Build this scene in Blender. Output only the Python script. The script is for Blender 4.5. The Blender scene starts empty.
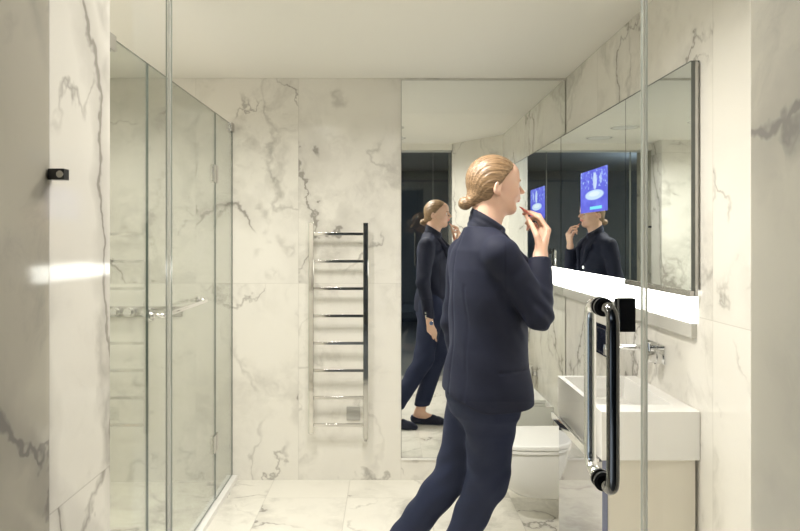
import bpy, bmesh, math, random
import numpy as np
from mathutils import Vector, Matrix
random.seed(4); RNG = np.random.RandomState(7)
S = bpy.context.scene
COL = S.collection

# ------------------------------------------------------------------ camera
CAMZ = 1.415
cd = bpy.data.cameras.new('camera'); cd.sensor_width = 36; cd.lens = 680/800*36
cd.shift_x = 12/800; cd.shift_y = -27.5/800; cd.clip_start = .02
cam = bpy.data.objects.new('camera', cd); COL.objects.link(cam)
cam.location = (0, 0, CAMZ); cam.rotation_euler = (math.pi/2, 0, 0)
S.camera = cam
# ------------------------------------------------------------------ world, exposure
w = bpy.data.worlds.new('World'); S.world = w; w.use_nodes = True
bg = w.node_tree.nodes['Background']; bg.inputs[0].default_value = (.10, .14, .25, 1); bg.inputs[1].default_value = .25
S.view_settings.view_transform = 'Standard'; S.view_settings.look = 'None'
S.view_settings.exposure = 0.25; S.view_settings.gamma = 1; S.view_settings.use_curve_mapping = False
try:
    S.cycles.max_bounces = 20; S.cycles.diffuse_bounces = 6; S.cycles.glossy_bounces = 12
    S.cycles.transparent_max_bounces = 40; S.cycles.sample_clamp_indirect = 6
except Exception: pass
# lamp strengths (used by the downlight builder and the lit panel)
WARM = (1.0, .945, .885)
DOWN_W = 17
SHOWER_W = 9
GLOW = 7
BED_FILL_W = 480.0  # added bedroom lamp, lifts the dark area in the mirrors

# ------------------------------------------------------------------ materials
M = {}
def newmat(name):
    m = bpy.data.materials.new(name); m.use_nodes = True
    nt = m.node_tree; nt.nodes.clear()
    out = nt.nodes.new('ShaderNodeOutputMaterial')
    return m, nt, out
class N:
    def __init__(s, nt): s.nt = nt
    def node(s, t, **kw):
        n = s.nt.nodes.new(t)
        for k, v in kw.items(): setattr(n, k, v)
        return n
    def link(s, a, b): s.nt.links.new(a, b)
    def put(s, sock, v):
        if hasattr(v, 'is_linked') or isinstance(v, bpy.types.NodeSocket): s.link(v, sock)
        else: sock.default_value = v
    def math(s, op, a, b=0.0, c=0.0, clamp=False):
        n = s.node('ShaderNodeMath', operation=op, use_clamp=clamp)
        s.put(n.inputs[0], a); s.put(n.inputs[1], b); s.put(n.inputs[2], c); return n.outputs[0]
    def vmath(s, op, a, b=(0,0,0)):
        n = s.node('ShaderNodeVectorMath', operation=op); s.put(n.inputs[0], a); s.put(n.inputs[1], b); return n.outputs[0]
    def noise(s, v, scale, detail=3, rough=.5, dist=0, color=False):
        n = s.node('ShaderNodeTexNoise'); s.link(v, n.inputs['Vector']); n.inputs['Scale'].default_value = scale
        n.inputs['Detail'].default_value = detail; n.inputs['Roughness'].default_value = rough; n.inputs['Distortion'].default_value = dist
        return n.outputs['Color' if color else 'Fac']
    def mix(s, f, a, b):
        n = s.node('ShaderNodeMix', data_type='RGBA'); s.put(n.inputs[0], f); s.put(n.inputs[6], a); s.put(n.inputs[7], b); return n.outputs[2]
    def maprange(s, v, a, b, c=0., d=1.):
        n = s.node('ShaderNodeMapRange', interpolation_type='SMOOTHSTEP'); s.put(n.inputs[0], v)
        for i, x in enumerate((a, b, c, d)): n.inputs[i+1].default_value = x
        return n.outputs[0]
    def bsdf(s, out, color, rough=.5, metal=0., spec=.5, normal=None, **kw):
        b = s.node('ShaderNodeBsdfPrincipled'); s.put(b.inputs['Base Color'], color); s.put(b.inputs['Roughness'], rough)
        b.inputs['Metallic'].default_value = metal; b.inputs['Specular IOR Level'].default_value = spec
        if normal is not None: s.link(normal, b.inputs['Normal'])
        for k, v in kw.items(): b.inputs[k].default_value = v
        s.link(b.outputs[0], out.inputs[0]); return b
def simple(name, col, rough=.5, metal=0., spec=.5, var=.04, vs=9, **kw):
    m, nt, out = newmat(name); n = N(nt)
    tc = n.node('ShaderNodeTexCoord').outputs['Object']
    f = n.noise(tc, vs, 3)
    a = tuple(max(0, c*(1-var)) for c in col)+(1,); b = tuple(min(1, c*(1+var)) for c in col)+(1,)
    n.bsdf(out, n.mix(f, a, b), rough, metal, spec, **kw); M[name] = m; return m
def marble(name, base, ua, va, us, vs_, u0=0., v0=0., rough=.07, spec=.5, vein=(.33,.31,.28), main=(.62,.62,.42), mf=1.05, ml=(.40,.52), joint=.35, seed=0., dens=1., jw=.0014):
    m, nt, out = newmat(name); n = N(nt)
    tc = n.node('ShaderNodeTexCoord').outputs['Object']
    sp = n.node('ShaderNodeSeparateXYZ'); n.link(tc, sp.inputs[0])
    U = n.math('DIVIDE', n.math('SUBTRACT', sp.outputs[ua], u0), us); V = n.math('DIVIDE', n.math('SUBTRACT', sp.outputs[va], v0), vs_)
    fu = n.math('FLOOR', U); fv = n.math('FLOOR', V)
    cb = n.node('ShaderNodeCombineXYZ')
    n.link(n.math('MULTIPLY', fu, 3.71), cb.inputs[0]); n.link(n.math('MULTIPLY', fv, 5.13), cb.inputs[1])
    n.link(n.math('ADD', n.math('ADD', n.math('MULTIPLY', fu, 2.3), n.math('MULTIPLY', fv, 1.7)), seed), cb.inputs[2])
    P = n.vmath('ADD', tc, cb.outputs[0])
    # warped coordinates
    wc = n.noise(P, 1.6, 4, .6, color=True)
    wv = n.vmath('SCALE', n.vmath('SUBTRACT', wc, (.5,.5,.5))); wv.node.inputs['Scale'].default_value = .9
    Pw = n.vmath('ADD', P, wv)
    def band(d, fr, amp, wdt, ms, m0, m1, off):
        dp = n.node('ShaderNodeVectorMath', operation='DOT_PRODUCT'); n.link(P, dp.inputs[0]); dp.inputs[1].default_value = d
        q = n.vmath('ADD', P, (off, off*1.7, -off))
        t = n.math('ADD', n.math('MULTIPLY', dp.outputs['Value'], fr), n.math('MULTIPLY', n.noise(q, 1.4, 6, .54), amp))
        r = n.math('ABSOLUTE', n.math('SUBTRACT', n.math('FRACT', t), .5))
        wn = n.math('MULTIPLY', n.math('POWER', n.noise(q, 5., 3), 2.), wdt*4)
        l = n.math('SUBTRACT', 1., n.math('DIVIDE', r, wn), clamp=True)
        return n.math('MULTIPLY', l, n.maprange(n.noise(q, ms, 3, .6), m0, m1))
    v1 = band(main, mf, 1.7, .018*dens, 1.3, ml[0], ml[1], 0.)
    v2 = n.math('MULTIPLY', band((.5,.5,-.75), 1.3, 2.1, .020*dens, 2.2, .48, .60, 4.), .8)
    v3 = n.math('MULTIPLY', band((.8,.8,.1), 2.2, 3.2, .06*dens, 2.8, .44, .58, 9.), .45)
    halo = n.math('MULTIPLY', band(main, mf, 1.7, .13*dens, 1.3, ml[0]-.02, ml[1]+.06, 0.), .40)
    cl = n.math('MULTIPLY', n.math('MULTIPLY', n.maprange(n.noise(Pw, 3.2, 7, .68), .44, .72), n.maprange(n.noise(P, 1.3, 3), .38, .60)), .52)
    tot = n.math('ADD', n.math('MULTIPLY', n.math('MAXIMUM', v1, n.math('MAXIMUM', v2, v3)), .95), n.math('MAXIMUM', cl, halo), clamp=True)
    warm = n.noise(P, 2.6, 3)
    b2 = tuple(c*x for c, x in zip(base, (.965, .96, .94)))+(1,)
    bc = n.mix(warm, tuple(base)+(1,), b2)
    c1 = n.mix(tot, bc, tuple(vein)+(1,))
    def edge(X, size):
        f = n.math('FRACT', X); e = n.math('MINIMUM', f, n.math('SUBTRACT', 1., f))
        return n.math('LESS_THAN', e, jw/size)
    j = n.math('MULTIPLY', n.math('MAXIMUM', edge(U, us), edge(V, vs_)), joint)
    c2 = n.mix(j, c1, (.30,.28,.24,1))
    n.bsdf(out, c2, n.math('ADD', n.math('MULTIPLY', j, .4), rough), 0., spec)
    M[name] = m; return m
def glass(name, tint, f0=.04):
    m, nt, out = newmat(name); n = N(nt)
    lw = n.node('ShaderNodeLayerWeight'); lw.inputs[0].default_value = .5
    f5 = n.math('POWER', lw.outputs['Facing'], 5.)
    fr = n.math('ADD', n.math('MULTIPLY', f5, 1-f0), f0, clamp=True)
    tr = n.node('ShaderNodeBsdfTransparent'); tr.inputs[0].default_value = tuple(tint)+(1,)
    gl = n.node('ShaderNodeBsdfGlossy'); gl.inputs['Roughness'].default_value = 0.0
    mx = n.node('ShaderNodeMixShader'); n.link(fr, mx.inputs[0]); n.link(tr.outputs[0], mx.inputs[1]); n.link(gl.outputs[0], mx.inputs[2])
    n.link(mx.outputs[0], out.inputs[0]); M[name] = m; return m
def metal(name, col, rough):
    m, nt, out = newmat(name); n = N(nt)
    tc = n.node('ShaderNodeTexCoord').outputs['Object']
    r = n.math('ADD', n.math('MULTIPLY', n.noise(tc, 30, 2), .02), rough)
    n.bsdf(out, tuple(col)+(1,), r, 1.); M[name] = m; return m
def emit(name, col, st):
    m, nt, out = newmat(name); n = N(nt)
    e = n.node('ShaderNodeEmission'); e.inputs[0].default_value = tuple(col)+(1,); e.inputs[1].default_value = st
    n.link(e.outputs[0], out.inputs[0]); M[name] = m; return m

WALLC = (.785, .762, .712)
marble('marble_back', WALLC, 0, 2, .6, 1.2, u0=-.524, v0=-.05, seed=1.3, rough=.16)
marble('marble_side', WALLC, 1, 2, .6, 1.2, u0=3.977, v0=-.05, seed=6.1)
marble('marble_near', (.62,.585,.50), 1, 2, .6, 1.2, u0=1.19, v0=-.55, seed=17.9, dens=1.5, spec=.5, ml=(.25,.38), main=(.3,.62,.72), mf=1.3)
marble('marble_pier', WALLC, 1, 2, .6, 1.3, u0=1.19, v0=-.37, seed=8.3, dens=1.6, main=(.05,1.,.12), mf=3.4, ml=(.15,.25), spec=.35)
marble('marble_slant', WALLC, 1, 2, .8, 1.2, u0=1.19, v0=-.05, seed=3.4)
marble('marble_floor', (.80,.775,.71), 0, 1, .4444, .6, u0=.2222, v0=3.702-3.0, rough=.06, seed=21., dens=.8, joint=.7, jw=.0018)
marble('marble_tray', (.76,.735,.66), 0, 1, 3., 4., u0=-2.5, v0=0., rough=.2, seed=31.)
simple('ceiling_paint', (.82,.80,.745), .8, var=.01)
simple('white_ceramic', (.86,.86,.84), .08, var=.01)
simple('white_solid', (.84,.83,.80), .25, var=.01)
simple('cream_lacquer', (.74,.70,.61), .3, var=.02)
simple('edge_reflection_blue', (.20,.22,.32), .25)  # blue-grey reflection in the polished door edge, put into its colour
simple('black_rubber', (.012,.012,.012), .35)
simple('black_metal', (.014,.014,.016), .28, spec=.6)
m, nt, out = newmat('clear_seal'); n = N(nt)
t1 = n.node('ShaderNodeBsdfTranslucent'); t1.inputs[0].default_value = (.9,.9,.86,1)
t2 = n.node('ShaderNodeBsdfGlossy'); t2.inputs['Roughness'].default_value = .1
t3 = n.node('ShaderNodeBsdfTransparent'); t3.inputs[0].default_value = (.95,.95,.93,1)
ma = n.node('ShaderNodeMixShader'); ma.inputs[0].default_value = .12; n.link(t1.outputs[0], ma.inputs[1]); n.link(t2.outputs[0], ma.inputs[2])
mb = n.node('ShaderNodeMixShader'); mb.inputs[0].default_value = .45; n.link(ma.outputs[0], mb.inputs[1]); n.link(t3.outputs[0], mb.inputs[2])
n.link(mb.outputs[0], out.inputs[0]); M['clear_seal'] = m
simple('stone_shaded', (.52,.51,.47), .3, var=.06, vs=5)  # ledge marble greyed, shade of its unlit front put into the colour
metal('nickel', (.60,.59,.56), .05)
simple('grey_plate', (.42,.41,.38), .35)
simple('dark_wall', (.125,.145,.165), .6, var=.08, vs=3)
simple('bed_floor', (.16,.17,.18), .45, var=.15, vs=6)
simple('dark_panel', (.07,.09,.12), .3)
simple('blue_grey_cloth', (.10,.12,.15), .9)
metal('chrome', (.82,.82,.82), .035)
metal('chrome_dark_reflection', (.16,.16,.16), .04)  # chrome with the dark room's reflection put into its colour, outer handle
metal('steel', (.55,.54,.52), .22)
metal('mirror_silver', (.90,.915,.90), 0.0)
metal('mirror_cabinet', (.84,.88,.88), 0.0)
metal('mirror_front', (.60,.60,.63), .03)
simple('mirror_edge', (.10,.11,.10), .3)
glass('clear_glass', (.985,.992,.985), .038)
glass('shower_glass', (.885,.903,.882), .045)
simple('clear_edge', (.34,.37,.33), .15)
simple('glass_edge', (.10,.125,.112), .25)
emit('lit_panel', (1.0,.975,.92), GLOW)
simple('lamp_face', (.8,.8,.78), .3)

# ------------------------------------------------------------------ object helpers
def link(o, parent=None):
    COL.objects.link(o)
    if parent is not None: o.parent = parent; o.matrix_parent_inverse = parent.matrix_world.inverted()
    return o
def empty(name, loc, label=None, cat=None, group=None, kind=None):
    o = bpy.data.objects.new(name, None); o.location = loc; o.empty_display_size = .05
    COL.objects.link(o); o.matrix_world = Matrix.Translation(loc)
    return tag(o, label, cat, group, kind)
def tag(o, label=None, cat=None, group=None, kind=None):
    if label: o['label'] = label
    if cat: o['category'] = cat
    if group: o['group'] = group
    if kind: o['kind'] = kind
    return o
def obj(name, bm, mat, parent=None, smooth=False, bevel=0., label=None):
    bmesh.ops.recalc_face_normals(bm, faces=bm.faces)
    me = bpy.data.meshes.new(name); bm.to_mesh(me); bm.free()
    if smooth: me.polygons.foreach_set('use_smooth', [True]*len(me.polygons))
    for m in (mat if isinstance(mat, (list, tuple)) else [mat]): me.materials.append(M[m])
    o = bpy.data.objects.new(name, me); link(o, parent)
    if bevel:
        b = o.modifiers.new('bevel', 'BEVEL'); b.width = bevel; b.segments = 3; b.limit_method = 'ANGLE'; b.angle_limit = .6
        for p in me.polygons: p.use_smooth = True
        wn = o.modifiers.new('wn', 'WEIGHTED_NORMAL'); wn.keep_sharp = False
    if label: o['label'] = label
    return o
def box(bm, x0, x1, y0, y1, z0, z1, mi=0):
    v = [bm.verts.new((x, y, z)) for x in (x0, x1) for y in (y0, y1) for z in (z0, z1)]
    for f in ((0,1,3,2),(4,6,7,5),(0,4,5,1),(2,3,7,6),(0,2,6,4),(1,5,7,3)):
        bm.faces.new([v[i] for i in f]).material_index = mi
    return bm
def B(*a, **k): return box(bmesh.new(), *a, **k)
def prism(bm, pts, z0, z1):
    lo = [bm.verts.new((x, y, z0)) for x, y in pts]; hi = [bm.verts.new((x, y, z1)) for x, y in pts]
    bm.faces.new(lo[::-1]); bm.faces.new(hi)
    for i in range(len(pts)):
        j = (i+1) % len(pts); bm.faces.new((lo[i], lo[j], hi[j], hi[i]))
    return bm
def rounded(path, r, n=6):
    P = [Vector(p) for p in path]; out = [P[0]]
    for i in range(1, len(P)-1):
        a, b, c = P[i-1], P[i], P[i+1]; d1 = (a-b).normalized(); d2 = (c-b).normalized()
        rr = min(r, (a-b).length*.49, (c-b).length*.49); s, e = b+d1*rr, b+d2*rr
        for k in range(n+1):
            t = k/n; out.append((1-t)**2*s+2*t*(1-t)*b+t*t*e)
    out.append(P[-1]); return out
def tube(bm, path, r, seg=16, caps=True):
    P = [Vector(p) for p in path]; rs = r if isinstance(r, (list, tuple)) else [r]*len(P)
    t = (P[1]-P[0]).normalized(); u = t.orthogonal().normalized(); rings = []
    for i, p in enumerate(P):
        tt = ((P[min(i+1, len(P)-1)]-P[max(i-1, 0)])).normalized()
        u = (u-tt*u.dot(tt)).normalized(); v = tt.cross(u)
        rings.append([bm.verts.new(p+(u*math.cos(2*math.pi*k/seg)+v*math.sin(2*math.pi*k/seg))*rs[i]) for k in range(seg)])
    for a, b in zip(rings, rings[1:]):
        for k in range(seg): bm.faces.new((a[k], a[(k+1) % seg], b[(k+1) % seg], b[k]))
    if caps: bm.faces.new(rings[0][::-1]); bm.faces.new(rings[-1])
    return bm
def struct(name, bm, mat, parent=None, **k):
    o = obj(name, bm, mat, parent, **k); return o if parent is not None else tag(o, kind='structure')

# ------------------------------------------------------------------ dimensions
H = 2.35; YB = 3.977; XR = 1.04; XS = -.912; XL = -.593; YG = 1.19; XJ = .635
SHX = -1.83; NL = 1.45

# ------------------------------------------------------------------ structure
struct('floor', B(XS+.03, XR+.1, .95, YB+.1, -.1, 0), 'marble_floor')
struct('floor_shower', B(SHX-.1, XS-.03, NL-.1, YB+.1, -.1, -.012), 'marble_tray')
struct('trim_1', B(XS-.03, XS+.032, NL, YB, -.1, .03), 'white_solid', bevel=.003)['label'] = 'white raised sill under the shower glass'
struct('ceiling', B(SHX-.1, XR+.1, .95, YB+.1, H, H+.1), 'ceiling_paint')
struct('wall_back', B(SHX-.1, XR+.1, YB, YB+.1, -.1, H), 'marble_back')
struct('wall_right', B(XR, XR+.1, 1.2, YB, -.1, H), 'marble_side')
struct('wall_shower', B(SHX-.1, SHX, NL-.1, YB, -.1, H), 'marble_side')
# near left return: the wall by the entrance, then the partition that closes the shower
struct('wall_left', B(SHX-.1, XL, YG, NL, -.1, H), 'marble_pier')
struct('wall_left_entrance', B(XL-.15, XL, .80, YG, -.1, H), 'marble_near')
struct('wall_right_entrance', B(XJ, XJ+.15, .80, YG, -.1, H), 'marble_near')
bm = bmesh.new(); prism(bm, [(XJ, YG), (XR, 1.78), (XR+.1, 1.78), (XR+.1, YG)], -.1, H)
struct('wall_slanted', bm, 'marble_slant')
struct('wall_over_door', B(XL, XJ, 1.02, YG+.02, 2.285, H), 'ceiling_paint')
# the dark bedroom behind the camera
struct('floor_bedroom', B(-3, 3, -4.1, .95, -.1, 0), 'bed_floor')
struct('ceiling_bedroom', B(-3, 3, -4.1, .80, 2.6, 2.7), 'dark_wall')
struct('wall_bedroom_back', B(-3, 3, -4.2, -4.1, 0, 2.7), 'dark_wall')
struct('wall_bedroom_left', B(-3.1, -3, -4.1, .95, 0, 2.7), 'dark_wall')
struct('wall_bedroom_right', B(3, 3.1, -4.1, .95, 0, 2.7), 'dark_wall')
bm = bmesh.new(); box(bm, -3, XL-.15, .80, .95, 0, 2.7); box(bm, XJ+.15, 3, .80, .95, 0, 2.7); box(bm, XL-.15, XJ+.15, .80, .95, H, 2.7)
struct('wall_bedroom_front', bm, 'dark_wall')
wd = empty('wardrobe', (1.0, -3.8, 0), 'tall dark blue-grey wardrobe in the dim room, seen only in the mirrors', 'wardrobe')
obj('body', B(-1.2, 2.2, -4.09, -3.55, 0, 2.4), 'dark_panel', wd)
for k in range(6):
    x = -1.2+k*.567
    d = obj('door', B(x+.004, x+.563, -3.549, -3.53, .06, 2.36), 'dark_wall', wd)
    obj('handle', B(x+.51, x+.525, -3.53, -3.505, .95, 1.5), 'steel', d)
bd = empty('bench', (.6, -2.4, 0), 'low grey upholstered bench on the dim bedroom floor, reflected in the mirror', 'bench')
obj('seat', B(-.2, 1.6, -2.75, -2.3, .28, .42), 'blue_grey_cloth', bd, bevel=.03)
for x in (-.1, 1.45):
    for y in (-2.7, -2.38): obj('leg', B(x, x+.05, y, y+.05, 0, .28), 'dark_panel', bd)

# ------------------------------------------------------------------ glass entrance
def pane(name, x0, x1, y0, y1, z0, z1, mat, parent, thin):
    """a sheet of glass: two big faces of glass, polished green edges"""
    bm = B(x0, x1, y0, y1, z0, z1)
    for f in bm.faces:
        n = f.normal if f.normal.length > .5 else None
        f.normal_update(); n = f.normal
        f.material_index = 0 if abs(n[thin]) > .9 else 1
    return obj(name, bm, [mat, 'glass_edge' if mat == 'shower_glass' else 'clear_edge'], parent)
dr = empty('door_1', (.03, YG, 0), 'clear frameless glass entrance door with tubular pull handle', None, None, 'structure')
pane('pane', -.379, .444, YG-.005, YG+.005, .01, 2.275, 'clear_glass', dr, 1)
obj('seal', B(-.3835, -.3795, YG-.006, YG+.006, .01, 2.275), 'clear_seal', dr)
obj('seal', B(.4445, .4485, YG-.006, YG+.006, .01, 2.275), 'clear_seal', dr)
HX = .374
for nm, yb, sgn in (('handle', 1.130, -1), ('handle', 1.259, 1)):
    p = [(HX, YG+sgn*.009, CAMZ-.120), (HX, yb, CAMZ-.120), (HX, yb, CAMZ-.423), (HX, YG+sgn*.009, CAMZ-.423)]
    h = obj(nm, tube(bmesh.new(), rounded(p, .03, 8), .0108, 20), 'chrome_dark_reflection' if sgn < 0 else 'chrome', dr, smooth=True)
    for z in (-.120, -.423):
        obj('gasket', tube(bmesh.new(), [(HX, YG+sgn*.005, CAMZ+z), (HX, YG+sgn*.011, CAMZ+z)], .0165, 24), 'black_rubber', h)
bm = bmesh.new(); box(bm, .3985, .4265, YG-.020, YG-.005, CAMZ-.162, CAMZ-.104)
lk = obj('lock', bm, 'black_metal', dr, bevel=.0015)
obj('keep_plate', B(.3995, .4255, YG+.005, YG+.012, CAMZ-.160, CAMZ-.106), 'black_metal', lk, bevel=.001)
sl = empty('window_1', (XL+.1, YG, 0), 'narrow clear glass side panel left of the glass door', None, None, 'structure')
pane('pane', XL-.006, -.3875, YG-.005, YG+.005, .0, 2.28, 'clear_glass', sl, 1)
cl = obj('clamp', B(XL+.001, XL+.0295, YG-.008, YG+.012, 1.5165, 1.536), 'black_metal', sl, bevel=.001)
obj('screw', tube(bmesh.new(), [(XL+.023, YG-.008, 1.526), (XL+.023, YG-.0100, 1.526)], .0062, 20), 'steel', cl)
sr = empty('window_2', (XJ-.1, YG, 0), 'narrow clear glass side panel right of the glass door', None, None, 'structure')
pane('pane', .4525, XJ+.006, YG-.005, YG+.005, .0, 2.28, 'clear_glass', sr, 1)

# ------------------------------------------------------------------ shower screen
ss = empty('shower_screen', (XS, 2.7, .03), 'frameless green-tinted glass shower screen with hinged door along the left', 'shower screen')
TOPG = 2.076
pane('fixed_panel', XS-.004, XS+.004, NL+.002, 2.570, .031, TOPG, 'shower_glass', ss, 0)
dp = pane('door', XS-.004, XS+.004, 2.576, 3.582, .036, TOPG, 'shower_glass', ss, 0)
pane('fixed_panel', XS-.004, XS+.004, 3.588, YB-.002, .031, TOPG, 'shower_glass', ss, 0)
for zc in (1.752, .336):
    bm = B(XS-.010, XS+.010, 3.535, 3.580, zc-.045, zc+.045); box(bm, XS-.010, XS+.010, 3.590, 3.625, zc-.045, zc+.045)
    tube(bm, [(XS, 3.585, zc-.046), (XS, 3.585, zc+.046)], .008, 12)
    obj('hinge', bm, 'steel', dp, bevel=.001)
for y0, y1 in ((2.13, 2.25), (YB-.075, YB-.001)):
    obj('top_bracket', B(XS-.016, XS+.014, y0, y1, TOPG-.045, TOPG+.006), 'steel', ss, bevel=.001)
hb = obj('pull_bar', tube(bmesh.new(), rounded([(XS+.004, 2.60, 1.118), (XS+.052, 2.60, 1.118), (XS+.052, 3.22, 1.118), (XS+.004, 3.22, 1.118)], .015), .0095, 16), 'chrome', dp, smooth=True)
for y in (2.60, 3.22): obj('rosette', tube(bmesh.new(), [(XS+.004, y, 1.118), (XS+.016, y, 1.118)], .02, 20), 'chrome', hb)

# shower mixer on the back wall of the shower
mx = empty('shower_mixer', (-1.42, YB, .985), 'chrome bar shower mixer with round knobs inside the glass shower', 'shower mixer')
obj('plate', B(-1.66, -1.20, YB-.012, YB, .955, 1.015), 'steel', mx, bevel=.003)
for x in (-1.585, -1.50, -1.40):
    bm = bmesh.new(); tube(bm, [(x, YB-.012, .985), (x, YB-.03, .985), (x, YB-.03, .985), (x, YB-.07, .985)], [.03, .03, .024, .023], 24)
    obj('knob', bm, 'chrome', mx)
obj('hose_outlet', tube(bmesh.new(), rounded([(-1.27, YB-.012, 1.01), (-1.27, YB-.07, 1.01), (-1.27, YB-.07, .965)], .02), .013, 16), 'chrome', mx, smooth=True)

# ------------------------------------------------------------------ towel radiator
tr = empty('towel_radiator', (-.283, YB-.09, .27), 'polished chrome ladder towel radiator with eight rails on the marble wall', 'towel rail')
yr = YB-.095
for x in (-.438, -.127):
    p = obj('post', B(x-.0145, x+.0145, yr-.012, yr+.012, .27+(.03 if x < -.3 else 0), 1.502), 'nickel', tr, bevel=.002)
    for z in (.40, 1.38):
        obj('wall_bracket', tube(bmesh.new(), [(x, yr+.012, z), (x, YB, z)], .009, 12), 'nickel', p)
obj('end_cap', tube(bmesh.new(), [(-.127, yr, .255), (-.127, yr, .27)], .009, 12), 'steel', tr)
for k in range(8):
    z = CAMZ-(234+27.25*k-238)/174.9
    obj('rail', B(-.4235, -.1415, yr-.008, yr+.008, z-.0085, z+.0085), 'nickel', tr, bevel=.0015)
tag(obj('socket_plate', B(-.242, -.162, YB-.010, YB, CAMZ-1.065, CAMZ-.985), 'grey_plate', bevel=.002), 'small square grey electrical plate low on the wall behind the towel rails', 'socket plate')

# ------------------------------------------------------------------ back wall mirror
wm = empty('wall_mirror', (.56, YB, .13), 'large frameless mirror covering the back wall beside the towel radiator', 'mirror')
obj('backing', B(.077, XR-.004, YB-.005, YB, .130, H-.012), 'mirror_edge', wm)
obj('mirror_glass', B(.0785, XR-.006, YB-.0068, YB-.005, .132, H-.014), 'mirror_silver', wm)
obj('bottom_rail', B(.077, XR-.004, YB-.009, YB, .118, .130), 'white_solid', wm)

# ------------------------------------------------------------------ mirror cabinet
XC = 1.01; Y0 = 2.268; Y1 = YB-.012; ZB = 1.24; ZT = 2.003
mc = empty('mirror_cabinet', (XC, 3.1, ZB), 'long slim mirrored cabinet with a steel edge on the right wall above the basin', 'mirror cabinet')
obj('body', B(XC+.008, XR, Y0+.004, Y1, ZB, ZT-.002), 'steel', mc)
obj('side_trim', B(XC+.012, XR-.008, Y0-.006, Y0+.003, ZB-.02, ZT), 'steel', mc, label='brushed steel end trim')
obj('mirror_door', B(XC, XC+.006, Y0-.001, 2.888, ZB, ZT), ['mirror_cabinet'], mc)
obj('door_edge', B(XC+.001, XC+.012, Y0-.005, Y0-.001, ZB, ZT), 'mirror_edge', mc)
obj('mirror_door', B(XC, XC+.006, 2.892, Y1, ZB, ZT), ['mirror_cabinet'], mc)
obj('top_trim', B(XC-.001, XR, Y0, Y1, ZT, ZT+.004), 'mirror_edge', mc)
obj('bottom_trim', B(XC-.006, XC+.02, Y0-.002, 2.888, ZB-.022, ZB), 'steel', mc, bevel=.002, label='steel finger pull under the mirrored door')
# television behind the glass of the mirror door: a lit picture
m, nt, out = newmat('screen_picture'); n = N(nt)
tc = n.node('ShaderNodeTexCoord').outputs['Generated']; sp = n.node('ShaderNodeSeparateXYZ'); n.link(tc, sp.inputs[0])
u, v = sp.outputs[1], sp.outputs[2]
def blob(cu, cv, ru, rv, soft=.25):
    a = n.math('POWER', n.math('DIVIDE', n.math('SUBTRACT', u, cu), ru), 2.); b = n.math('POWER', n.math('DIVIDE', n.math('SUBTRACT', v, cv), rv), 2.)
    return n.maprange(n.math('ADD', a, b), 1.+soft, 1.-soft)
base = n.mix(n.noise(tc, 4.5, 3), (.08,.08,.60,1), (.25,.28,1.0,1))
base = n.mix(n.math('MULTIPLY', n.maprange(n.noise(tc, 14, 3), .52, .68), n.math('GREATER_THAN', v, .55)), base, (.45,.62,1.0,1))
base = n.mix(blob(.46,.40,.34,.115), base, (.62,.80,1.,1)); base = n.mix(blob(.46,.42,.20,.06), base, (.80,.92,1.,1))
base = n.mix(n.math('MULTIPLY', blob(.43,.72,.07,.2), .8), base, (.7,.85,1.,1)); base = n.mix(n.math('MULTIPLY', blob(.22,.75,.04,.12), .6), base, (.6,.8,1.,1))
st = n.math('MULTIPLY', n.math('MULTIPLY', n.math('GREATER_THAN', v, .06), n.math('LESS_THAN', v, .13)), n.math('MULTIPLY', n.math('GREATER_THAN', u, .18), n.math('LESS_THAN', u, .62)))
base = n.mix(st, base, (.25,.85,1.,1))
e = n.node('ShaderNodeEmission'); n.link(base, e.inputs[0]); e.inputs[1].default_value = .95; n.link(e.outputs[0], out.inputs[0]); M['screen_picture'] = m
tag(obj('television_screen', B(XC-.0015, XC-.0002, 3.13, 3.56, CAMZ+.128, CAMZ+.337), 'screen_picture'), 'small lit blue television picture set in the mirror glass above the basin', 'television')

# lit strip below the cabinet and its ledge
tag(obj('light_panel', B(XR-.006, XR, 2.29, Y1, 1.128, ZB-.001), 'lit_panel'), 'bright white light strip running under the mirrored cabinet', 'light')
bm = bmesh.new(); box(bm, XR-.020, XR, 2.288, Y1, 1.078, 1.127)
struct('trim_2', bm, 'stone_shaded', bevel=.002)['label'] = 'stone ledge strip below the light'

# ------------------------------------------------------------------ vanity
vn = empty('vanity_unit', (.88, 2.55, 0), 'floor standing vanity with cream side and mirrored front below the white basin', 'vanity unit')
obj('body', B(.736, 1.028, 2.275, 2.842, .0, .672), 'cream_lacquer', vn)
obj('door', B(.7165, .734, 2.272, 2.845, .002, .672), ['edge_reflection_blue'], vn, label='front door with a blue-grey reflection painted on its edge')
obj('door_mirror', B(.7150, .7163, 2.273, 2.844, .003, .671), 'mirror_front', vn)
# basin: block with a rectangular bowl cut in
bm = bmesh.new(); x0, x1, y0, y1, z0, z1 = .710, 1.0385, 2.262, 2.850, .674, .838
ix0, ix1, iy0, iy1, iz = .732, .985, 2.36, 2.826, .755
def ring(xa, xb, ya, yb, z): return [bm.verts.new(p) for p in ((xa, ya, z), (xb, ya, z), (xb, yb, z), (xa, yb, z))]
a = ring(x0, x1, y0, y1, z0); b = ring(x0, x1, y0, y1, z1); c = ring(ix0, ix1, iy0, iy1, z1); d = ring(ix0+.012, ix1-.012, iy0+.02, iy1-.02, iz)
bm.faces.new(a[::-1]); bm.faces.new(d)
for p, q in ((a, b), (b, c), (c, d)):
    for i in range(4): j = (i+1) % 4; bm.faces.new((p[i], p[j], q[j], q[i]))
bs = tag(obj('wash_basin', bm, 'white_solid', bevel=.003), 'white rectangular block wash basin mounted above the vanity on the right wall', 'basin')
obj('drain', tube(bmesh.new(), [(.86, 2.6, iz), (.86, 2.6, iz+.004)], .022, 24), 'chrome', bs)
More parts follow.
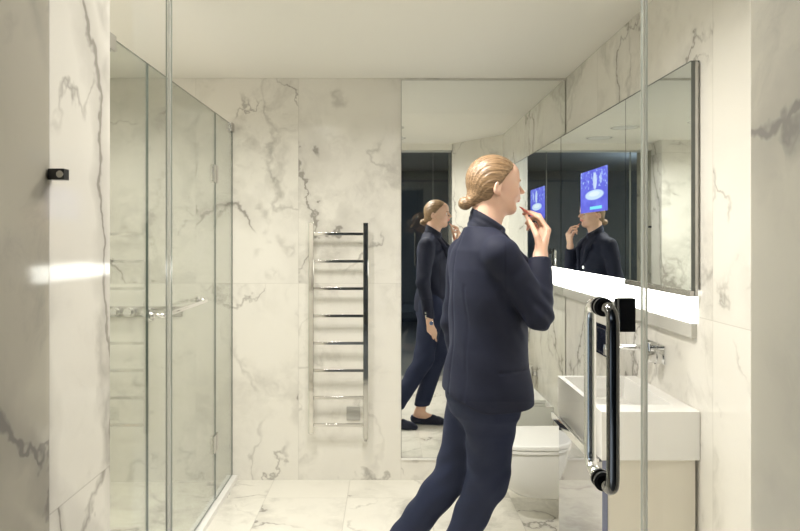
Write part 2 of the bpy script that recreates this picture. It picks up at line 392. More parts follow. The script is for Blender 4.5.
# towel bar along the basin front
tb = empty('towel_bar', (.69, 2.56, .66), 'flat chrome towel bar along the lower front edge of the basin', 'towel bar')
obj('bar', B(.684, .695, 2.275, 2.850, .660, .690), 'chrome', tb, bevel=.002)
for y in (2.30, 2.82): obj('bracket', B(.695, .7145, y-.012, y+.012, .662, .671), 'chrome', tb)
# wall tap
tp = empty('wall_tap', (XR, 2.63, .97), 'chrome wall-mounted basin tap on a square-cut plate under the light strip', 'tap')
obj('plate', B(XR-.008, XR, 2.540, 2.722, .940, 1.012), 'chrome', tp, bevel=.002)
bm = bmesh.new(); tube(bm, [(XR-.008, 2.575, .965), (XR-.03, 2.575, .965), (XR-.03, 2.575, .965), (XR-.062, 2.575, .965)], [.027, .027, .022, .022], 28)
kn = obj('knob', bm, 'chrome', tp)
obj('lever', tube(bmesh.new(), [(XR-.050, 2.575, .985), (XR-.052, 2.575, 1.018)], .005, 12), 'chrome', kn)
sp_ = obj('spout', tube(bmesh.new(), [(XR-.008, 2.672, .985), (XR-.19, 2.672, .985)], .0115, 20), 'chrome', tp, smooth=False)
obj('rosette', tube(bmesh.new(), [(XR-.008, 2.672, .985), (XR-.03, 2.672, .985)], .021, 24), 'chrome', sp_)
obj('aerator', tube(bmesh.new(), [(XR-.182, 2.672, .985), (XR-.182, 2.672, .955)], .010, 16), 'chrome', sp_)

# ------------------------------------------------------------------ toilet
def loft(bm, rings, closed=True):
    R_ = [[bm.verts.new(p) for p in r] for r in rings]
    for a, b in zip(R_, R_[1:]):
        for k in range(len(a)): bm.faces.new((a[k], a[(k+1) % len(a)], b[(k+1) % len(a)], b[k]))
    bm.faces.new(R_[0][::-1]); bm.faces.new(R_[-1]); return bm
def dshape(xf, xb, hw, z, cy, n=28, p=3.1):
    """squarish D outline: straight back at xb, rounded front at xf (towards -x)"""
    pts = []; rx = (xb-xf)*.62
    for k in range(n+1):
        t = -math.pi/2+math.pi*k/n; c, s = math.cos(t), math.sin(t)
        pts.append((xf+rx-rx*abs(c)**(2/p), cy+hw*math.copysign(abs(s)**(2/p), s), z))
    pts += [(xb, cy+hw, z), (xb, cy-hw, z)]
    return pts
tl = empty('toilet', (.8, 3.49, 0), 'white wall-hung toilet with closed lid between the basin and the back mirror', 'toilet')
cy = 3.49
prof = [(.110, .72, .10), (.125, .64, .13), (.16, .590, .152), (.22, .548, .168), (.30, .518, .178), (.356, .510, .180)]
obj('bowl', loft(bmesh.new(), [dshape(xf, XR-.001, hw, z, cy) for z, xf, hw in prof]), 'white_ceramic', tl, smooth=True, bevel=.004)
obj('seat', loft(bmesh.new(), [dshape(.505, .99, .185, z, cy) for z in (.357, .375)]), 'white_ceramic', tl, bevel=.004)
obj('lid', loft(bmesh.new(), [dshape(.502+e_, .99, .188-e_, z, cy) for z, e_ in ((.377, 0), (.395, 0), (.401, .004))]), 'white_ceramic', tl, bevel=.004)
obj('hinge', tube(bmesh.new(), [(1.0, cy-.1, .375), (1.0, cy+.1, .375)], .011, 12), 'chrome', tl)
fp = empty('flush_plate', (XR, 3.37, .925), 'square polished flush plate on the right wall over the toilet', 'flush plate')
obj('plate', B(XR-.010, XR, 3.19, 3.47, .850, 1.0), 'mirror_front', fp, bevel=.002)
for y0_, y1_ in ((3.205, 3.34), (3.346, 3.455)): obj('button', B(XR-.0135, XR-.010, y0_, y1_, .865, .98), 'mirror_front', fp, bevel=.001)
bh = empty('toilet_brush_holder', (.985, 3.17, .40), 'slim chrome toilet brush holder on the right wall, seen reflected beside the toilet', 'brush holder')
obj('cup', tube(bmesh.new(), [(.985, 3.17, .40), (.985, 3.17, .53)], .035, 24), 'chrome', bh)
obj('brush_handle', tube(bmesh.new(), [(.985, 3.17, .53), (.985, 3.17, .64)], .006, 12), 'chrome', bh)
obj('wall_bracket', B(1.018, XR, 3.155, 3.185, .45, .48), 'chrome', bh)

# ------------------------------------------------------------------ ceiling lights
def downlight(x, y, watts, label, size=.20):
    t = empty('downlight', (x, y, H), label, 'ceiling light', 'recessed ceiling downlights')
    bm = bmesh.new(); k = 32
    for zz, ra, rb in ((H-.004, size/2, size/2+.018),):
        lo = [[bm.verts.new((x+math.cos(2*math.pi*i/k)*r, y+math.sin(2*math.pi*i/k)*r, z)) for i in range(k)] for r, z in ((ra, H-.001), (ra, zz), (rb, zz), (rb, H))]
        for a_, b_ in zip(lo, lo[1:]+lo[:1]):
            for i in range(k): bm.faces.new((a_[i], a_[(i+1) % k], b_[(i+1) % k], b_[i]))
    obj('rim', bm, 'white_solid', t)
    obj('diffuser', tube(bmesh.new(), [(x, y, H-.003), (x, y, H-.001)], size/2, 32), 'lamp_face', t)
    ld = bpy.data.lights.new('lamp', 'AREA'); ld.shape = 'DISK'; ld.size = size; ld.energy = watts; ld.color = WARM; ld.spread = math.radians(160)
    lo_ = bpy.data.objects.new('lamp', ld); lo_.location = (x, y, H-.006); COL.objects.link(lo_); lo_.parent = t; lo_.matrix_parent_inverse = t.matrix_world.inverted()
downlight(-.50, 2.50, DOWN_W, 'recessed round ceiling light in the bathroom near the glass shower')
downlight(.02, 2.20, DOWN_W, 'recessed round ceiling light over the middle of the bathroom floor')
downlight(.05, 1.60, DOWN_W*.32, 'recessed round ceiling light just inside the glass entrance door')
downlight(-1.40, 3.05, SHOWER_W, 'recessed round ceiling light at the far end of the shower')
downlight(-1.40, 2.00, SHOWER_W, 'recessed round ceiling light at the near end of the shower')
bl = empty('fill_lamp', (-2.2, -1.0, 0), 'added unseen standing lamp that brightens the dark room behind the glass door', 'lamp')  # added fill lamp, brightens the bedroom as mirrored
obj('pole', tube(bmesh.new(), [(-2.2, -1, .0), (-2.2, -1, 1.3)], .012, 12), 'steel', bl)
obj('base', tube(bmesh.new(), [(-2.2, -1, .0), (-2.2, -1, .02)], .14, 32), 'steel', bl)
obj('lamp_shade', tube(bmesh.new(), [(-2.2, -1, 1.3), (-2.2, -1, 1.55)], [.17, .13], 32, caps=False), 'blue_grey_cloth', bl)
ld = bpy.data.lights.new('fill_bulb', 'POINT'); ld.energy = BED_FILL_W; ld.color = (.90, .95, 1.0); ld.shadow_soft_size = .06
lo_ = bpy.data.objects.new('fill_bulb', ld); lo_.location = (-2.2, -1, 1.43); COL.objects.link(lo_); lo_.parent = bl; lo_.matrix_parent_inverse = bl.matrix_world.inverted()
# ------------------------------------------------------------------ person (signed distance shapes -> one surface per part)
class Vol:
    def __init__(s, lo, hi, h):
        s.lo = np.array(lo, float); s.h = h
        s.n = np.ceil((np.array(hi)-s.lo)/h).astype(int)+1
        s.ax = [s.lo[i]+h*np.arange(s.n[i]) for i in range(3)]
        s.D = np.full(tuple(s.n), .05, np.float32)
    def sub(s, lo, hi):
        sl = []
        for i in range(3):
            a = max(0, int((lo[i]-s.lo[i])/s.h)); b = min(s.n[i], int((hi[i]-s.lo[i])/s.h)+2); sl.append(slice(a, max(a, b)))
        g = np.meshgrid(*[s.ax[i][sl[i]] for i in range(3)], indexing='ij', sparse=True)
        return tuple(sl), g
    def add(s, prim, k=.01, op='u'):
        f, lo, hi = prim; m = .05
        sl, g = s.sub([x-m for x in lo], [x+m for x in hi])
        if any(q.stop <= q.start for q in sl): return s
        d = f(g).astype(np.float32); a = s.D[sl]
        if op == 'u':
            hh = np.maximum(k-np.abs(a-d), 0)/k if k > 0 else 0
            s.D[sl] = np.minimum(a, d)-hh*hh*k*.25
        elif op == 's':
            hh = np.maximum(k-np.abs(a+d), 0)/k if k > 0 else 0
            s.D[sl] = np.maximum(a, -d)+hh*hh*k*.25
        return s
    def inter(s, f):
        g = np.meshgrid(*s.ax, indexing='ij', sparse=True); s.D = np.maximum(s.D, f(g).astype(np.float32)); return s
    def warp(s, f):
        g = np.meshgrid(*s.ax, indexing='ij', sparse=True); s.D = s.D+f(g).astype(np.float32); return s
    def mesh(s, name, mats, parent, matf=None, smooth=2, label=None):
        D = s.D; D[[0,-1]] = .05; D[:, [0,-1]] = .05; D[:, :, [0,-1]] = .05
        I = D < 0; c = I[:-1,:-1,:-1]; any_ = c.copy(); all_ = c.copy()
        for dx in (0,1):
            for dy in (0,1):
                for dz in (0,1):
                    t = I[dx:D.shape[0]-1+dx, dy:D.shape[1]-1+dy, dz:D.shape[2]-1+dz]; any_ |= t; all_ &= t
        act = np.argwhere(any_ & ~all_); idx = np.full(any_.shape, -1, np.int32); idx[tuple(act.T)] = np.arange(len(act))
        cor = np.array([(x,y,z) for x in (0,1) for y in (0,1) for z in (0,1)])
        V = np.stack([D[act[:,0]+q[0], act[:,1]+q[1], act[:,2]+q[2]] for q in cor], 1)
        P = np.zeros((len(act), 3)); W = np.zeros(len(act))
        for a in range(8):
            for b in range(a+1, 8):
                if np.abs(cor[a]-cor[b]).sum() == 1:
                    x = (V[:,a] < 0) != (V[:,b] < 0); t = np.where(x, V[:,a]/np.where(x, V[:,a]-V[:,b], 1), 0)
                    P += x[:,None]*(cor[a]+t[:,None]*(cor[b]-cor[a])); W += x
        P = s.lo+(act+P/W[:,None])*s.h
        Q = []
        for ax in range(3):
            o = [i for i in range(3) if i != ax]
            a = [slice(None)]*3; b = [slice(None)]*3; a[ax] = slice(0,-1); b[ax] = slice(1,None)
            ch = np.argwhere(I[tuple(a)] != I[tuple(b)]); ins = I[tuple(ch.T)]
            u = np.zeros(3, int); u[o[0]] = 1; v = np.zeros(3, int); v[o[1]] = 1
            q = np.stack([idx[tuple((ch-u-v).T)], idx[tuple((ch-v).T)], idx[tuple(ch.T)], idx[tuple((ch-u).T)]], 1)
            fl = ins if ax != 1 else ~ins
            q[~fl] = q[~fl][:, ::-1]; Q.append(q)
        Q = np.concatenate(Q)
        for _ in range(smooth):      # light relaxing of the surface
            acc = np.zeros_like(P); cnt = np.zeros(len(P))
            for i in range(4):
                j = (i+1) % 4
                np.add.at(acc, Q[:,i], P[Q[:,j]]); np.add.at(cnt, Q[:,i], 1)
            P = P*.5+.5*acc/np.maximum(cnt,1)[:,None]
        me = bpy.data.meshes.new(name); me.vertices.add(len(P)); me.vertices.foreach_set('co', P.ravel())
        me.loops.add(len(Q)*4); me.loops.foreach_set('vertex_index', Q.ravel())
        me.polygons.add(len(Q)); me.polygons.foreach_set('loop_start', np.arange(len(Q))*4); me.polygons.foreach_set('loop_total', np.full(len(Q), 4))
        me.polygons.foreach_set('use_smooth', np.ones(len(Q), bool))
        if matf is not None: me.polygons.foreach_set('material_index', matf(P[Q].mean(1)).astype(np.int32))
        me.update(calc_edges=True); me.validate()
        for m_ in (mats if isinstance(mats, (list, tuple)) else [mats]): me.materials.append(M[m_])
        o = bpy.data.objects.new(name, me); link(o, parent)
        if label: o['label'] = label
        return o
A_ = np.array
def cone(a, b, ra, rb):
    a, b = A_(a, float), A_(b, float); ba = b-a; L = float(ba@ba)+1e-12
    def f(g):
        p = [g[i]-a[i] for i in range(3)]
        h = np.clip((p[0]*ba[0]+p[1]*ba[1]+p[2]*ba[2])/L, 0, 1)
        return np.sqrt(sum((p[i]-h*ba[i])**2 for i in range(3)))-(ra+(rb-ra)*h)
    r = max(ra, rb); return f, np.minimum(a, b)-r, np.maximum(a, b)+r
def ell(c, r, ax=None):
    c = A_(c, float); ax = np.eye(3) if ax is None else A_(ax, float); R_ = max(r)
    def f(g):
        p = [g[i]-c[i] for i in range(3)]; q = [sum(ax[j][i]*p[i] for i in range(3)) for j in range(3)]
        k0 = np.sqrt(sum((q[j]/r[j])**2 for j in range(3))); k1 = np.sqrt(sum((q[j]/r[j]**2)**2 for j in range(3)))+1e-9
        return k0*(k0-1)/k1
    return f, c-R_, c+R_
def chain(vol, pts, rs, k=.008):
    for (a, b, ra, rb) in zip(pts, pts[1:], rs, rs[1:]): vol.add(cone(a, b, ra, rb), k)
def frame(yaw, pitch=0., roll=0.):
    f = A_((math.cos(yaw)*math.cos(pitch), math.sin(yaw)*math.cos(pitch), math.sin(pitch)))
    l = A_((-math.sin(yaw), math.cos(yaw), 0.)); u = np.cross(f, l); return f, l, u
FB, LB, UB = frame(math.radians(18))
def trunk(secs, FF=FB, LL=LB, p=2.0):
    """secs: (z, cx, cy, rf, rl)"""
    T = A_(sorted(secs)); z0, z1 = T[0,0], T[-1,0]
    def f(g):
        z = g[2]; c = [np.interp(z.ravel(), T[:,0], T[:,i]).reshape(z.shape) for i in range(1,5)]
        # smoothstep-ish interpolation is unnecessary: the surface is relaxed later
        x, y = g[0]-c[0], g[1]-c[1]; a = (x*FF[0]+y*FF[1])/c[2]; b = (x*LL[0]+y*LL[1])/c[3]
        d = ((np.abs(a)**p+np.abs(b)**p)**(1/p)-1)*np.minimum(c[2], c[3])
        return np.maximum(d, np.maximum(z0-z, z-z1))
    r = T[:,3:5].max(1)
    return f, A_((min(T[:,1]-r), min(T[:,2]-r), z0)), A_((max(T[:,1]+r), max(T[:,2]+r), z1))

# joints
NECKB = A_((.345, 2.495, 1.415))
SH_R, SH_L = A_((.392, 2.352, 1.358)), A_((.300, 2.648, 1.352))
EL_R, WR_R = A_((.520, 2.350, 1.150)), A_((.548, 2.445, 1.350))
EL_L, WR_L = A_((.270, 2.745, 1.075)), A_((.318, 2.768, .775))
HP_R, KN_R, AN_R = A_((.375, 2.475, .88)), A_((.385, 2.60, .50)), A_((.240, 2.755, .085))
HP_L, KN_L, AN_L = A_((.345, 2.625, .88)), A_((.272, 2.735, .48)), A_((.012, 2.870, .085))
FH, LH, UH = frame(math.radians(13), math.radians(-1))
HO = A_((.388, 2.505, 1.608))
hl = lambda f, l, u: HO+f*FH+l*LH+u*UH
HAX = [FH, LH, UH]

# ---- body: one continuous surface
simple('skin', (.74,.47,.35), .45, var=.05, vs=25)
simple('lips', (.62,.22,.20), .4)
simple('brow_hair', (.30,.19,.10), .7)
for nm_ in ('skin',):
    b_ = [x for x in M[nm_].node_tree.nodes if x.type == 'BSDF_PRINCIPLED'][0]
    b_.inputs['Subsurface Weight'].default_value = .15; b_.inputs['Subsurface Radius'].default_value = (.02,.008,.004); b_.inputs['Subsurface Scale'].default_value = .5
V = Vol((-.16, 2.22, -.005), (.68, 2.98, 1.74), .0038)
V.add(ell(hl(-.003, 0, .026), (.092, .073, .080), HAX))
V.add(ell(hl(.050, 0, .045), (.046, .052, .042), HAX), .02)
V.add(ell(hl(.030, 0, -.020), (.060, .059, .082), HAX), .02)
V.add(cone(hl(.070, 0, -.083), hl(.060, 0, -.078), .017, .021), .02)
for sg in (-1, 1):
    V.add(cone(hl(-.005, sg*.050, -.050), hl(.064, sg*.012, -.084), .016, .015), .025)
    V.add(ell(hl(.062, sg*.034, -.022), (.025, .022, .024), HAX), .02)          # cheek
    V.add(cone(hl(.085, sg*.040, .018), hl(.089, sg*.012, .017), .006, .008), .014)  # brow ridge
    V.add(ell(hl(.098, sg*.030, .001), (.017, .0155, .011), HAX), .012, 's')     # socket
    V.add(ell(hl(.0745, sg*.030, .001), (.0135, .0145, .0135), HAX), .004)       # lids
V.add(cone(hl(.090, 0, .014), hl(.1165, 0, -.020), .0065, .0070), .010)          # nose
V.add(cone(hl(.116, 0, -.0215), hl(.095, 0, -.026), .0065, .005), .008)
for sg in (-1, 1): V.add(ell(hl(.096, sg*.0115, -.023), (.009, .006, .006), HAX), .006)
V.add(ell(hl(.089, 0, -.043), (.014, .024, .014), HAX), .015)                    # muzzle
V.add(ell(hl(.0990, 0, -.0445), (.0075, .019, .0042), HAX), .004)                # upper lip
V.add(ell(hl(.0965, 0, -.0545), (.0080, .017, .0050), HAX), .004)                # lower lip
V.add(ell(hl(.1045, 0, -.0495), (.006, .014, .0013), HAX), .002, 's')
for sg in (-1, 1):                                                               # ears
    er = [FH*.95+UH*-.2-LH*sg*.25, LH*sg*.95+FH*.3, UH+FH*-.12]; er = [e_/np.linalg.norm(e_) for e_ in er]
    V.add(ell(hl(-.014, sg*.078, -.012), (.017, .0075, .027), er), .006)
    V.add(cone(hl(-.006, sg*.074, -.036), hl(-.007, sg*.074, -.034), .008, .008), .006)
    V.add(ell(hl(-.011, sg*.0855, -.008), (.0095, .0065, .016), er), .004, 's')
V.add(cone(hl(-.022, 0, -.050), NECKB+(0, 0, .02), .050, .052), .03)
V.add(cone(hl(.005, 0, -.075), NECKB+A_((.015, 0, .03)), .040, .048), .03)
V.add(trunk([(1.42,.345,2.498,.055,.085), (1.38,.348,2.50,.085,.14), (1.25,.355,2.505,.100,.145), (1.08,.362,2.52,.095,.125), (.95,.36,2.54,.115,.15), (.86,.355,2.55,.12,.16)]), .03)
V.add(cone(NECKB, SH_R, .05, .045), .03); V.add(cone(NECKB, SH_L, .05, .045), .03)
chain(V, (SH_R, EL_R, WR_R), (.048, .040, .0275), .02); chain(V, (SH_L, EL_L, WR_L), (.048, .038, .0265), .02)
chain(V, (HP_R, KN_R, AN_R), (.080, .055, .036), .03); chain(V, (HP_L, KN_L, AN_L), (.080, .055, .036), .03)
# feet
def foot(an, yaw, vol, g=0.):
    f, l, u = frame(yaw); F_ = lambda a, b, c: A_((an[0], an[1], 0))+f*a+l*b+A_((0, 0, c))
    vol.add(cone(an, F_(-.03, 0, .034+g), .034, .030+g), .02)
    vol.add(cone(an+A_((0,0,-.015)), F_(.10, 0, .040), .034+g, .028+g), .02)
    vol.add(cone(F_(.04, 0, .030), F_(.14, .012, .026), .028+g, .026+g), .02); vol.add(cone(F_(.04, 0, .03), F_(.14, -.012, .024), .028+g, .022+g), .02)
    vol.add(cone(F_(.14, .004, .024), F_(.185, .010, .020), .026+g, .016+g), .015)
YR_, YL_ = math.radians(8), math.radians(14)
foot(AN_R, YR_, V); foot(AN_L, YL_, V)
# right hand raised to the mouth
def finger(vol, pts, r0, r1):
    n_ = len(pts); rs = [r0+(r1-r0)*i/(n_-1) for i in range(n_)]
    vol.add(cone(pts[0], pts[1], rs[0], rs[1]), .006)
    for i in range(1, n_-1): vol.add(cone(pts[i], pts[i+1], rs[i], rs[i+1]), .003)
KR = [A_((.577, 2.452, 1.444)), A_((.576, 2.474, 1.452)), A_((.568, 2.495, 1.448)), A_((.558, 2.514, 1.436))]
for kp in KR: V.add(cone(WR_R+A_((.003, .0, .015))+(kp-KR[1])*.35, kp, .0155, .0115), .012)
finger(V, [KR[0], A_((.553, 2.470, 1.487)), A_((.524, 2.497, 1.507)), A_((.503, 2.517, 1.517))], .0092, .0068)
finger(V, [KR[1], A_((.556, 2.497, 1.497)), A_((.526, 2.520, 1.511)), A_((.505, 2.531, 1.504))], .0095, .0070)
finger(V, [KR[2], A_((.556, 2.526, 1.486)), A_((.530, 2.540, 1.488)), A_((.517, 2.540, 1.470))], .0090, .0068)
finger(V, [KR[3], A_((.548, 2.540, 1.467)), A_((.527, 2.546, 1.462)), A_((.520, 2.540, 1.446))], .0080, .0060)
finger(V, [A_((.545, 2.436, 1.375)), A_((.534, 2.440, 1.422)), A_((.522, 2.468, 1.462)), A_((.508, 2.500, 1.496))], .0135, .0072)
# left hand hanging, relaxed
fw = A_((.93, .30, -.15)); fw = fw/np.linalg.norm(fw)
kd = WR_L+A_((.014, 0., -.082))
KL = [kd+fw*.028, kd+fw*.009+A_((0,0,-.004)), kd-fw*.010+A_((0,0,-.002)), kd-fw*.028+A_((0,0,.006))]
for kp in KL: V.add(cone(WR_L+(kp-kd)*.35, kp, .0155, .0112), .012)
pin = -LB
for i, (kp, L_) in enumerate(zip(KL, (.072, .080, .074, .060))):
    a1 = kp+A_((.006, 0, -1))*L_*.42+pin*.006; a2 = a1+A_((.0, 0, -1))*L_*.27+pin*.016; a3 = a2+A_((-.03, 0, -.75))*L_*.22+pin*.016
    finger(V, [kp, a1, a2, a3], .0090, .0066)
finger(V, [WR_L+fw*.012+A_((0,0,-.018)), WR_L+fw*.038+A_((0,0,-.05))+pin*.008, WR_L+fw*.046+A_((0,0,-.078))+pin*.014, WR_L+fw*.044+A_((0,0,-.10))+pin*.018], .0130, .0075)
person = empty('person', (.25, 2.72, 0), 'woman in dark navy blazer and trousers standing with one hand raised to her mouth', 'person')
def body_mat(c):
    q = c-HO; f, l, u = q@FH, q@LH, q@UH
    lip = (f > .0885) & (np.abs(l) < .0185) & (u < -.040) & (u > -.0592) & (f > .0945-np.abs(l)*.25)
    br = (f > .07) & (u > .0155+.0*l) & (u < .0215) & (np.abs(l) > .012) & (np.abs(l) < .046)
    return np.where(lip, 1, np.where(br, 2, 0))
V.mesh('body', ['skin', 'lips', 'brow_hair'], person, body_mat, 2)
# eyes
simple('eye_white', (.8,.78,.74), .1); simple('iris', (.10,.16,.20), .1)
for sg in (-1, 1):
    bm = bmesh.new(); bmesh.ops.create_uvsphere(bm, u_segments=20, v_segments=12, radius=.0125)
    rot = Vector((0,0,1)).rotation_difference(Vector(FH+UH*-.25)).to_matrix().to_4x4()
    for v in bm.verts: pass
    for f_ in bm.faces: f_.material_index = 1 if f_.calc_center_median().z > .0108 else 0; f_.smooth = True
    bm.transform(Matrix.Translation(Vector(hl(.0775, sg*.030, -.002))) @ rot)
    obj('eye', bm, ['eye_white', 'iris'], person)

# ---- hair
m, nt, out = newmat('hair'); n = N(nt)
tc = n.node('ShaderNodeTexCoord').outputs['Object']
mp = n.node('ShaderNodeMapping'); n.link(tc, mp.inputs[0]); mp.inputs['Rotation'].default_value = (0, math.radians(-28), math.radians(-13)); mp.inputs['Scale'].default_value = (7, 190, 240)
f1 = n.noise(mp.outputs[0], 1., 4, .6); f2 = n.noise(tc, 14, 2)
cc = n.mix(n.maprange(f1, .3, .7), (.085,.05,.026,1), (.36,.235,.13,1)); cc = n.mix(n.math('MULTIPLY', f2, .5), cc, (.22,.135,.07,1))
bp = n.node('ShaderNodeBump'); bp.inputs['Strength'].default_value = .5; bp.inputs['Distance'].default_value = .002; n.link(f1, bp.inputs['Height'])
n.bsdf(out, cc, .38, 0., .5, normal=bp.outputs[0]); M['hair'] = m
V = Vol((.22, 2.38, 1.47), (.52, 2.63, 1.75), .0026)
V.add(ell(hl(-.004, 0, .028), (.0975, .080, .0855), HAX))
V.add(ell(hl(-.030, 0, -.005), (.062, .072, .073), HAX), .03)
def hairline(g):
    p = [g[i]-HO[i] for i in range(3)]; f = sum(p[i]*FH[i] for i in range(3)); l = sum(p[i]*LH[i] for i in range(3)); u = sum(p[i]*UH[i] for i in range(3))
    return f*.80-u*.60-(.006-.0*l)+np.maximum(0, np.abs(l)-.055)*.35
V.inter(hairline)
V.add(ell(hl(-.072, 0, -.050), (.030, .034, .026), HAX), .025)
bun = hl(-.108, 0, -.070)
V.add(ell(bun, (.026, .028, .023), HAX), .010)
V.add(ell(bun+UH*.012-FH*.004, (.018, .022, .013), HAX), .003)
def groove(g):
    p = [g[i]-HO[i] for i in range(3)]; l = sum(p[i]*LH[i] for i in range(3)); f = sum(p[i]*FH[i] for i in range(3)); u = sum(p[i]*UH[i] for i in range(3))
    th = np.arctan2(l, u+.10+.0*f); return .0007*np.sin(th*60+np.sin(f*40)*1.2)+.0005*np.sin(th*113+1+f*22)
V.warp(groove)
V.mesh('hair', 'hair', person, None, 1)

# ---- clothes
def cloth(name, col, sheen=.05):
    m, nt, out = newmat(name); n = N(nt)
    tc = n.node('ShaderNodeTexCoord').outputs['Object']
    f = n.noise(tc, 420, 2); g_ = n.noise(tc, 7, 4)
    c = n.mix(g_, tuple(c*.85 for c in col)+(1,), tuple(c*1.15 for c in col)+(1,))
    bp = n.node('ShaderNodeBump'); bp.inputs['Strength'].default_value = .08; bp.inputs['Distance'].default_value = .0004; n.link(f, bp.inputs['Height'])
    b_ = n.bsdf(out, c, .75, 0., .25, ); b_.inputs['Sheen Weight'].default_value = sheen; b_.inputs['Sheen Tint'].default_value = (.5,.6,1,1); M[name] = m
cloth('suit_cloth', (.010,.012,.027)); cloth('trouser_cloth', (.013,.018,.046)); cloth('knit_cloth', (.012,.013,.022), .3); cloth('shoe_velvet', (.012,.013,.026), .4)
# trousers
V = Vol((-.16, 2.30, .09), (.62, 3.0, .98), .005)
V.add(trunk([(.97,.362,2.54,.125,.15), (.90,.36,2.545,.135,.165), (.82,.36,2.55,.138,.168), (.76,.362,2.552,.122,.150), (.71,.362,2.555,.07,.10)]), .02)
hem_r = AN_R+(KN_R-AN_R)*.10; hem_l = AN_L+(KN_L-AN_L)*.10
chain(V, (HP_R, KN_R, hem_r), (.108, .076, .058), .03); chain(V, (HP_L, KN_L, hem_l), (.104, .074, .058), .03)
def tfold(g):
    x, y, z = g
    return .0030*np.sin(z*38+x*26+np.sin(y*21)*1.3)*np.sin(x*17+y*23+1)+.0022*np.sin(z*75-x*60+y*12)*np.exp(-((z-.5)/.13)**2)
V.warp(tfold)
def hemcut(g):
    dR = (g[0]-hem_r[0])*(KN_R-AN_R)[0]+(g[1]-hem_r[1])*(KN_R-AN_R)[1]+(g[2]-hem_r[2])*(KN_R-AN_R)[2]
    return .135+.03*(g[0] < .1)*0-g[2]+g[0]*0
V.inter(hemcut)
V.mesh('trousers', 'trouser_cloth', person, None, 2)
# jacket
V = Vol((.10, 2.20, .76), (.66, 2.86, 1.50), .0045)
V.add(trunk([(1.455,.338,2.497,.055,.070), (1.43,.342,2.498,.066,.098), (1.405,.346,2.50,.080,.130), (1.37,.352,2.50,.104,.160), (1.30,.358,2.502,.122,.170), (1.20,.364,2.507,.131,.168), (1.10,.368,2.515,.134,.158), (1.02,.370,2.52,.139,.158), (.93,.367,2.53,.151,.170), (.86,.367,2.535,.161,.180), (.775,.371,2.54,.163,.184)], p=2.15), .02)
V.add(cone(NECKB+A_((0,0,-.02)), SH_R+A_((0,0,-.004)), .060, .060), .03); V.add(cone(NECKB+A_((0,0,-.02)), SH_L, .060, .060), .03)
cuf_r = WR_R+(EL_R-WR_R)*.06; cuf_l = WR_L+(EL_L-WR_L)*.04
chain(V, (SH_R, EL_R, cuf_r), (.064, .052, .040), .018)
chain(V, (SH_L, EL_L, cuf_l), (.066, .053, .043), .018)
def cuff(w_, e_):
    d_ = (w_-e_)/np.linalg.norm(w_-e_)
    def f(g):
        t = sum((g[i]-w_[i])*d_[i] for i in range(3)); r = np.sqrt(sum((g[i]-w_[i])**2 for i in range(3)))
        return np.maximum(-t, r-.058)
    return f, w_-.07, w_+.07
V.add(cuff(cuf_r, EL_R), .002, 's'); V.add(cuff(cuf_l, EL_L), .002, 's')
def jfold(g):
    x, y, z = g
    er = np.sqrt((x-EL_R[0])**2+(y-EL_R[1])**2+(z-EL_R[2])**2); el = np.sqrt((x-EL_L[0])**2+(y-EL_L[1])**2+(z-EL_L[2])**2)
    d = .0035*np.sin(z*30+x*34+np.sin(y*25)*1.4)*np.sin(y*19-x*15+.6)
    d = d+.0040*np.sin((x+z)*95+y*40)*np.exp(-(er/.09)**2)+.0030*np.sin(z*90+y*40)*np.exp(-(el/.10)**2)
    d = d+.0035*np.sin((x-z)*70+y*30)*np.exp(-((x-.42)**2+(z-1.30)**2)/.004)
    # centre back seam and vent
    l = (x-.36)*LB[0]+(y-2.52)*LB[1]; f = (x-.36)*FB[0]+(y-2.52)*FB[1]
    d = d+.004*np.exp(-(l/.005)**2)*(f < -.03)+.003*np.exp(-((np.abs(l)-.085)/.005)**2)*(z < 1.25)*(f < -.05)
    # front opening edge
    d = d+.006*np.exp(-((l+.012)/.005)**2)*(f > .06)
    # hip pocket flap line
    d = d+.005*np.exp(-((z-.945)/.004)**2)*(np.abs(l) > .09)*(f > -.03)
    return d
V.warp(jfold)
V.inter(lambda g: (.855-.40*((g[0]-.19)*1.0).clip(0, .14)*.95)-g[2]+g[1]*0)
jk = V.mesh('blazer', 'suit_cloth', person, None, 2)
# lapels: raised strips either side of the front opening
for sg in (-1, 1):
    V = Vol((.38, 2.36, 1.12), (.56, 2.70, 1.47), .0035)
    pts = [NECKB+FB*.045+LB*sg*.060+A_((0,0,.020)), A_((.350,2.50,0))+FB*.128+LB*sg*.062+A_((0,0,1.33)), A_((.356,2.507,0))+FB*.146+LB*(-.012+sg*.012)+A_((0,0,1.165))]
    V.add(cone(pts[0], pts[1], .012, .021), .01); V.add(cone(pts[1], pts[2], .021, .007), .01)
    V.mesh('lapel', 'suit_cloth', jk, None, 2)
def disc(c, nrm, r, t):
    c = Vector(c); nrm = Vector(nrm).normalized()
    return tube(bmesh.new(), [c-nrm*t, c+nrm*t*.6, c+nrm*t*.6, c+nrm*t], [r, r, r*.8, r*.7], 18)
for z, rf in ((1.275, .1235), (1.185, .1315), (1.10, .1340)):
    obj('button', disc(A_((.367, 2.512, z))+FB*rf+LB*.036, FB+LB*.15, .0100, .006), 'chrome', jk, label='small silver jacket button')
for k in range(3):
    c = cuf_l+(EL_L-cuf_l)*(.07+.07*k)+LB*.0435-FB*.010
    obj('button', disc(c, LB-FB*.2, .006, .003), 'chrome', jk, label='small silver cuff button')
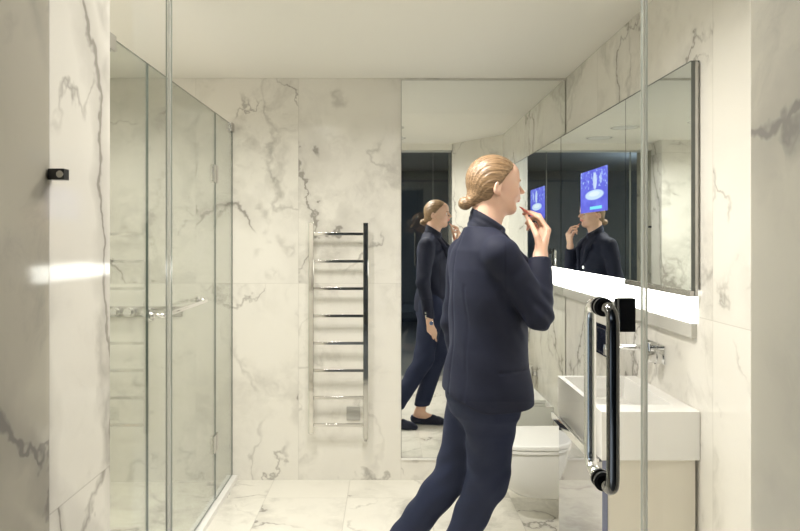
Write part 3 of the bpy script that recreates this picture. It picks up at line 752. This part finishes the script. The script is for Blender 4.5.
# roll neck
V = Vol((.24, 2.38, 1.36), (.47, 2.62, 1.56), .0035)
V.add(cone(NECKB+A_((.0,0,-.01)), hl(-.012, 0, -.055), .066, .060), .01)
V.add(cone(NECKB+A_((.02,0,.0)), hl(.010, 0, -.085), .054, .050), .03)
V.inter(lambda g: g[2]-1.494+(g[0]-.36)*.62+g[1]*0)
V.warp(lambda g: .0012*np.sin(g[2]*260+g[0]*150)+g[1]*0)
V.mesh('roll_neck', 'knit_cloth', person, None, 2)
# shoes
for nm_, an, yw in (('right', AN_R, YR_), ('left', AN_L, YL_)):
    f, l, u = frame(yw); V = Vol((an[0]-.12, an[1]-.12, -.004), (an[0]+.25, an[1]+.14, .14), .0034)
    V.add(cone(A_((an[0], an[1], .04))-f*.030, A_((an[0], an[1], .036))+f*.04, .036, .038), .01)
    foot(an, yw, V, .004)
    V.add(cone(A_((an[0], an[1], .030))+f*.15, A_((an[0], an[1], .020))+f*.20+l*.008, .027, .017), .012)
    def cut(g, an=an, f=f):
        t = (g[0]-an[0])*f[0]+(g[1]-an[1])*f[1]
        top = np.interp(t.ravel(), [-.08,-.05,.0,.05,.085,.10,.14], [.066,.062,.048,.046,.062,.074,.08]).reshape(t.shape)
        return np.maximum(g[2]-top, .002-g[2])
    V.inter(cut)
    V.mesh('shoe', 'shoe_velvet', person, None, 1)
# wrist watch on the left wrist
d_ = Vector(WR_L-EL_L).normalized(); c_ = Vector(WR_L)+d_*.004
bm = bmesh.new(); r_ = .0305
tube(bm, [c_-d_*.009, c_-d_*.009, c_+d_*.009, c_+d_*.009], [r_-.003, r_, r_, r_-.003], 28, caps=False)
wt = obj('wrist_watch', bm, 'black_rubber', person, smooth=False)
nn = Vector(LB*.8+FB*.5).normalized(); cw = c_+nn*(r_+.0015)
obj('watch_case', tube(bmesh.new(), [cw-nn*.004, cw+nn*.003, cw+nn*.0045], [.0165, .0165, .0145], 28), 'chrome', wt)
simple('watch_face', (.10,.14,.28), .15); obj('watch_dial', tube(bmesh.new(), [cw+nn*.0045, cw+nn*.0050], .0135, 28), 'watch_face', wt)
# lip pencil
simple('coral', (.80,.22,.18), .35)
lp = empty('lip_pencil', (.50, 2.52, 1.51), 'small coral pink lip pencil held at the woman\'s lips', 'lip pencil')
a_, b_ = Vector((.4880, 2.524, 1.5310)), Vector((.531, 2.487, 1.4955))
obj('barrel', tube(bmesh.new(), [a_.lerp(b_, .2), b_], .0040, 12), 'coral', lp)
obj('tip', tube(bmesh.new(), [a_, a_.lerp(b_, .2)], [.0015, .0038], 12), 'coral', lp)
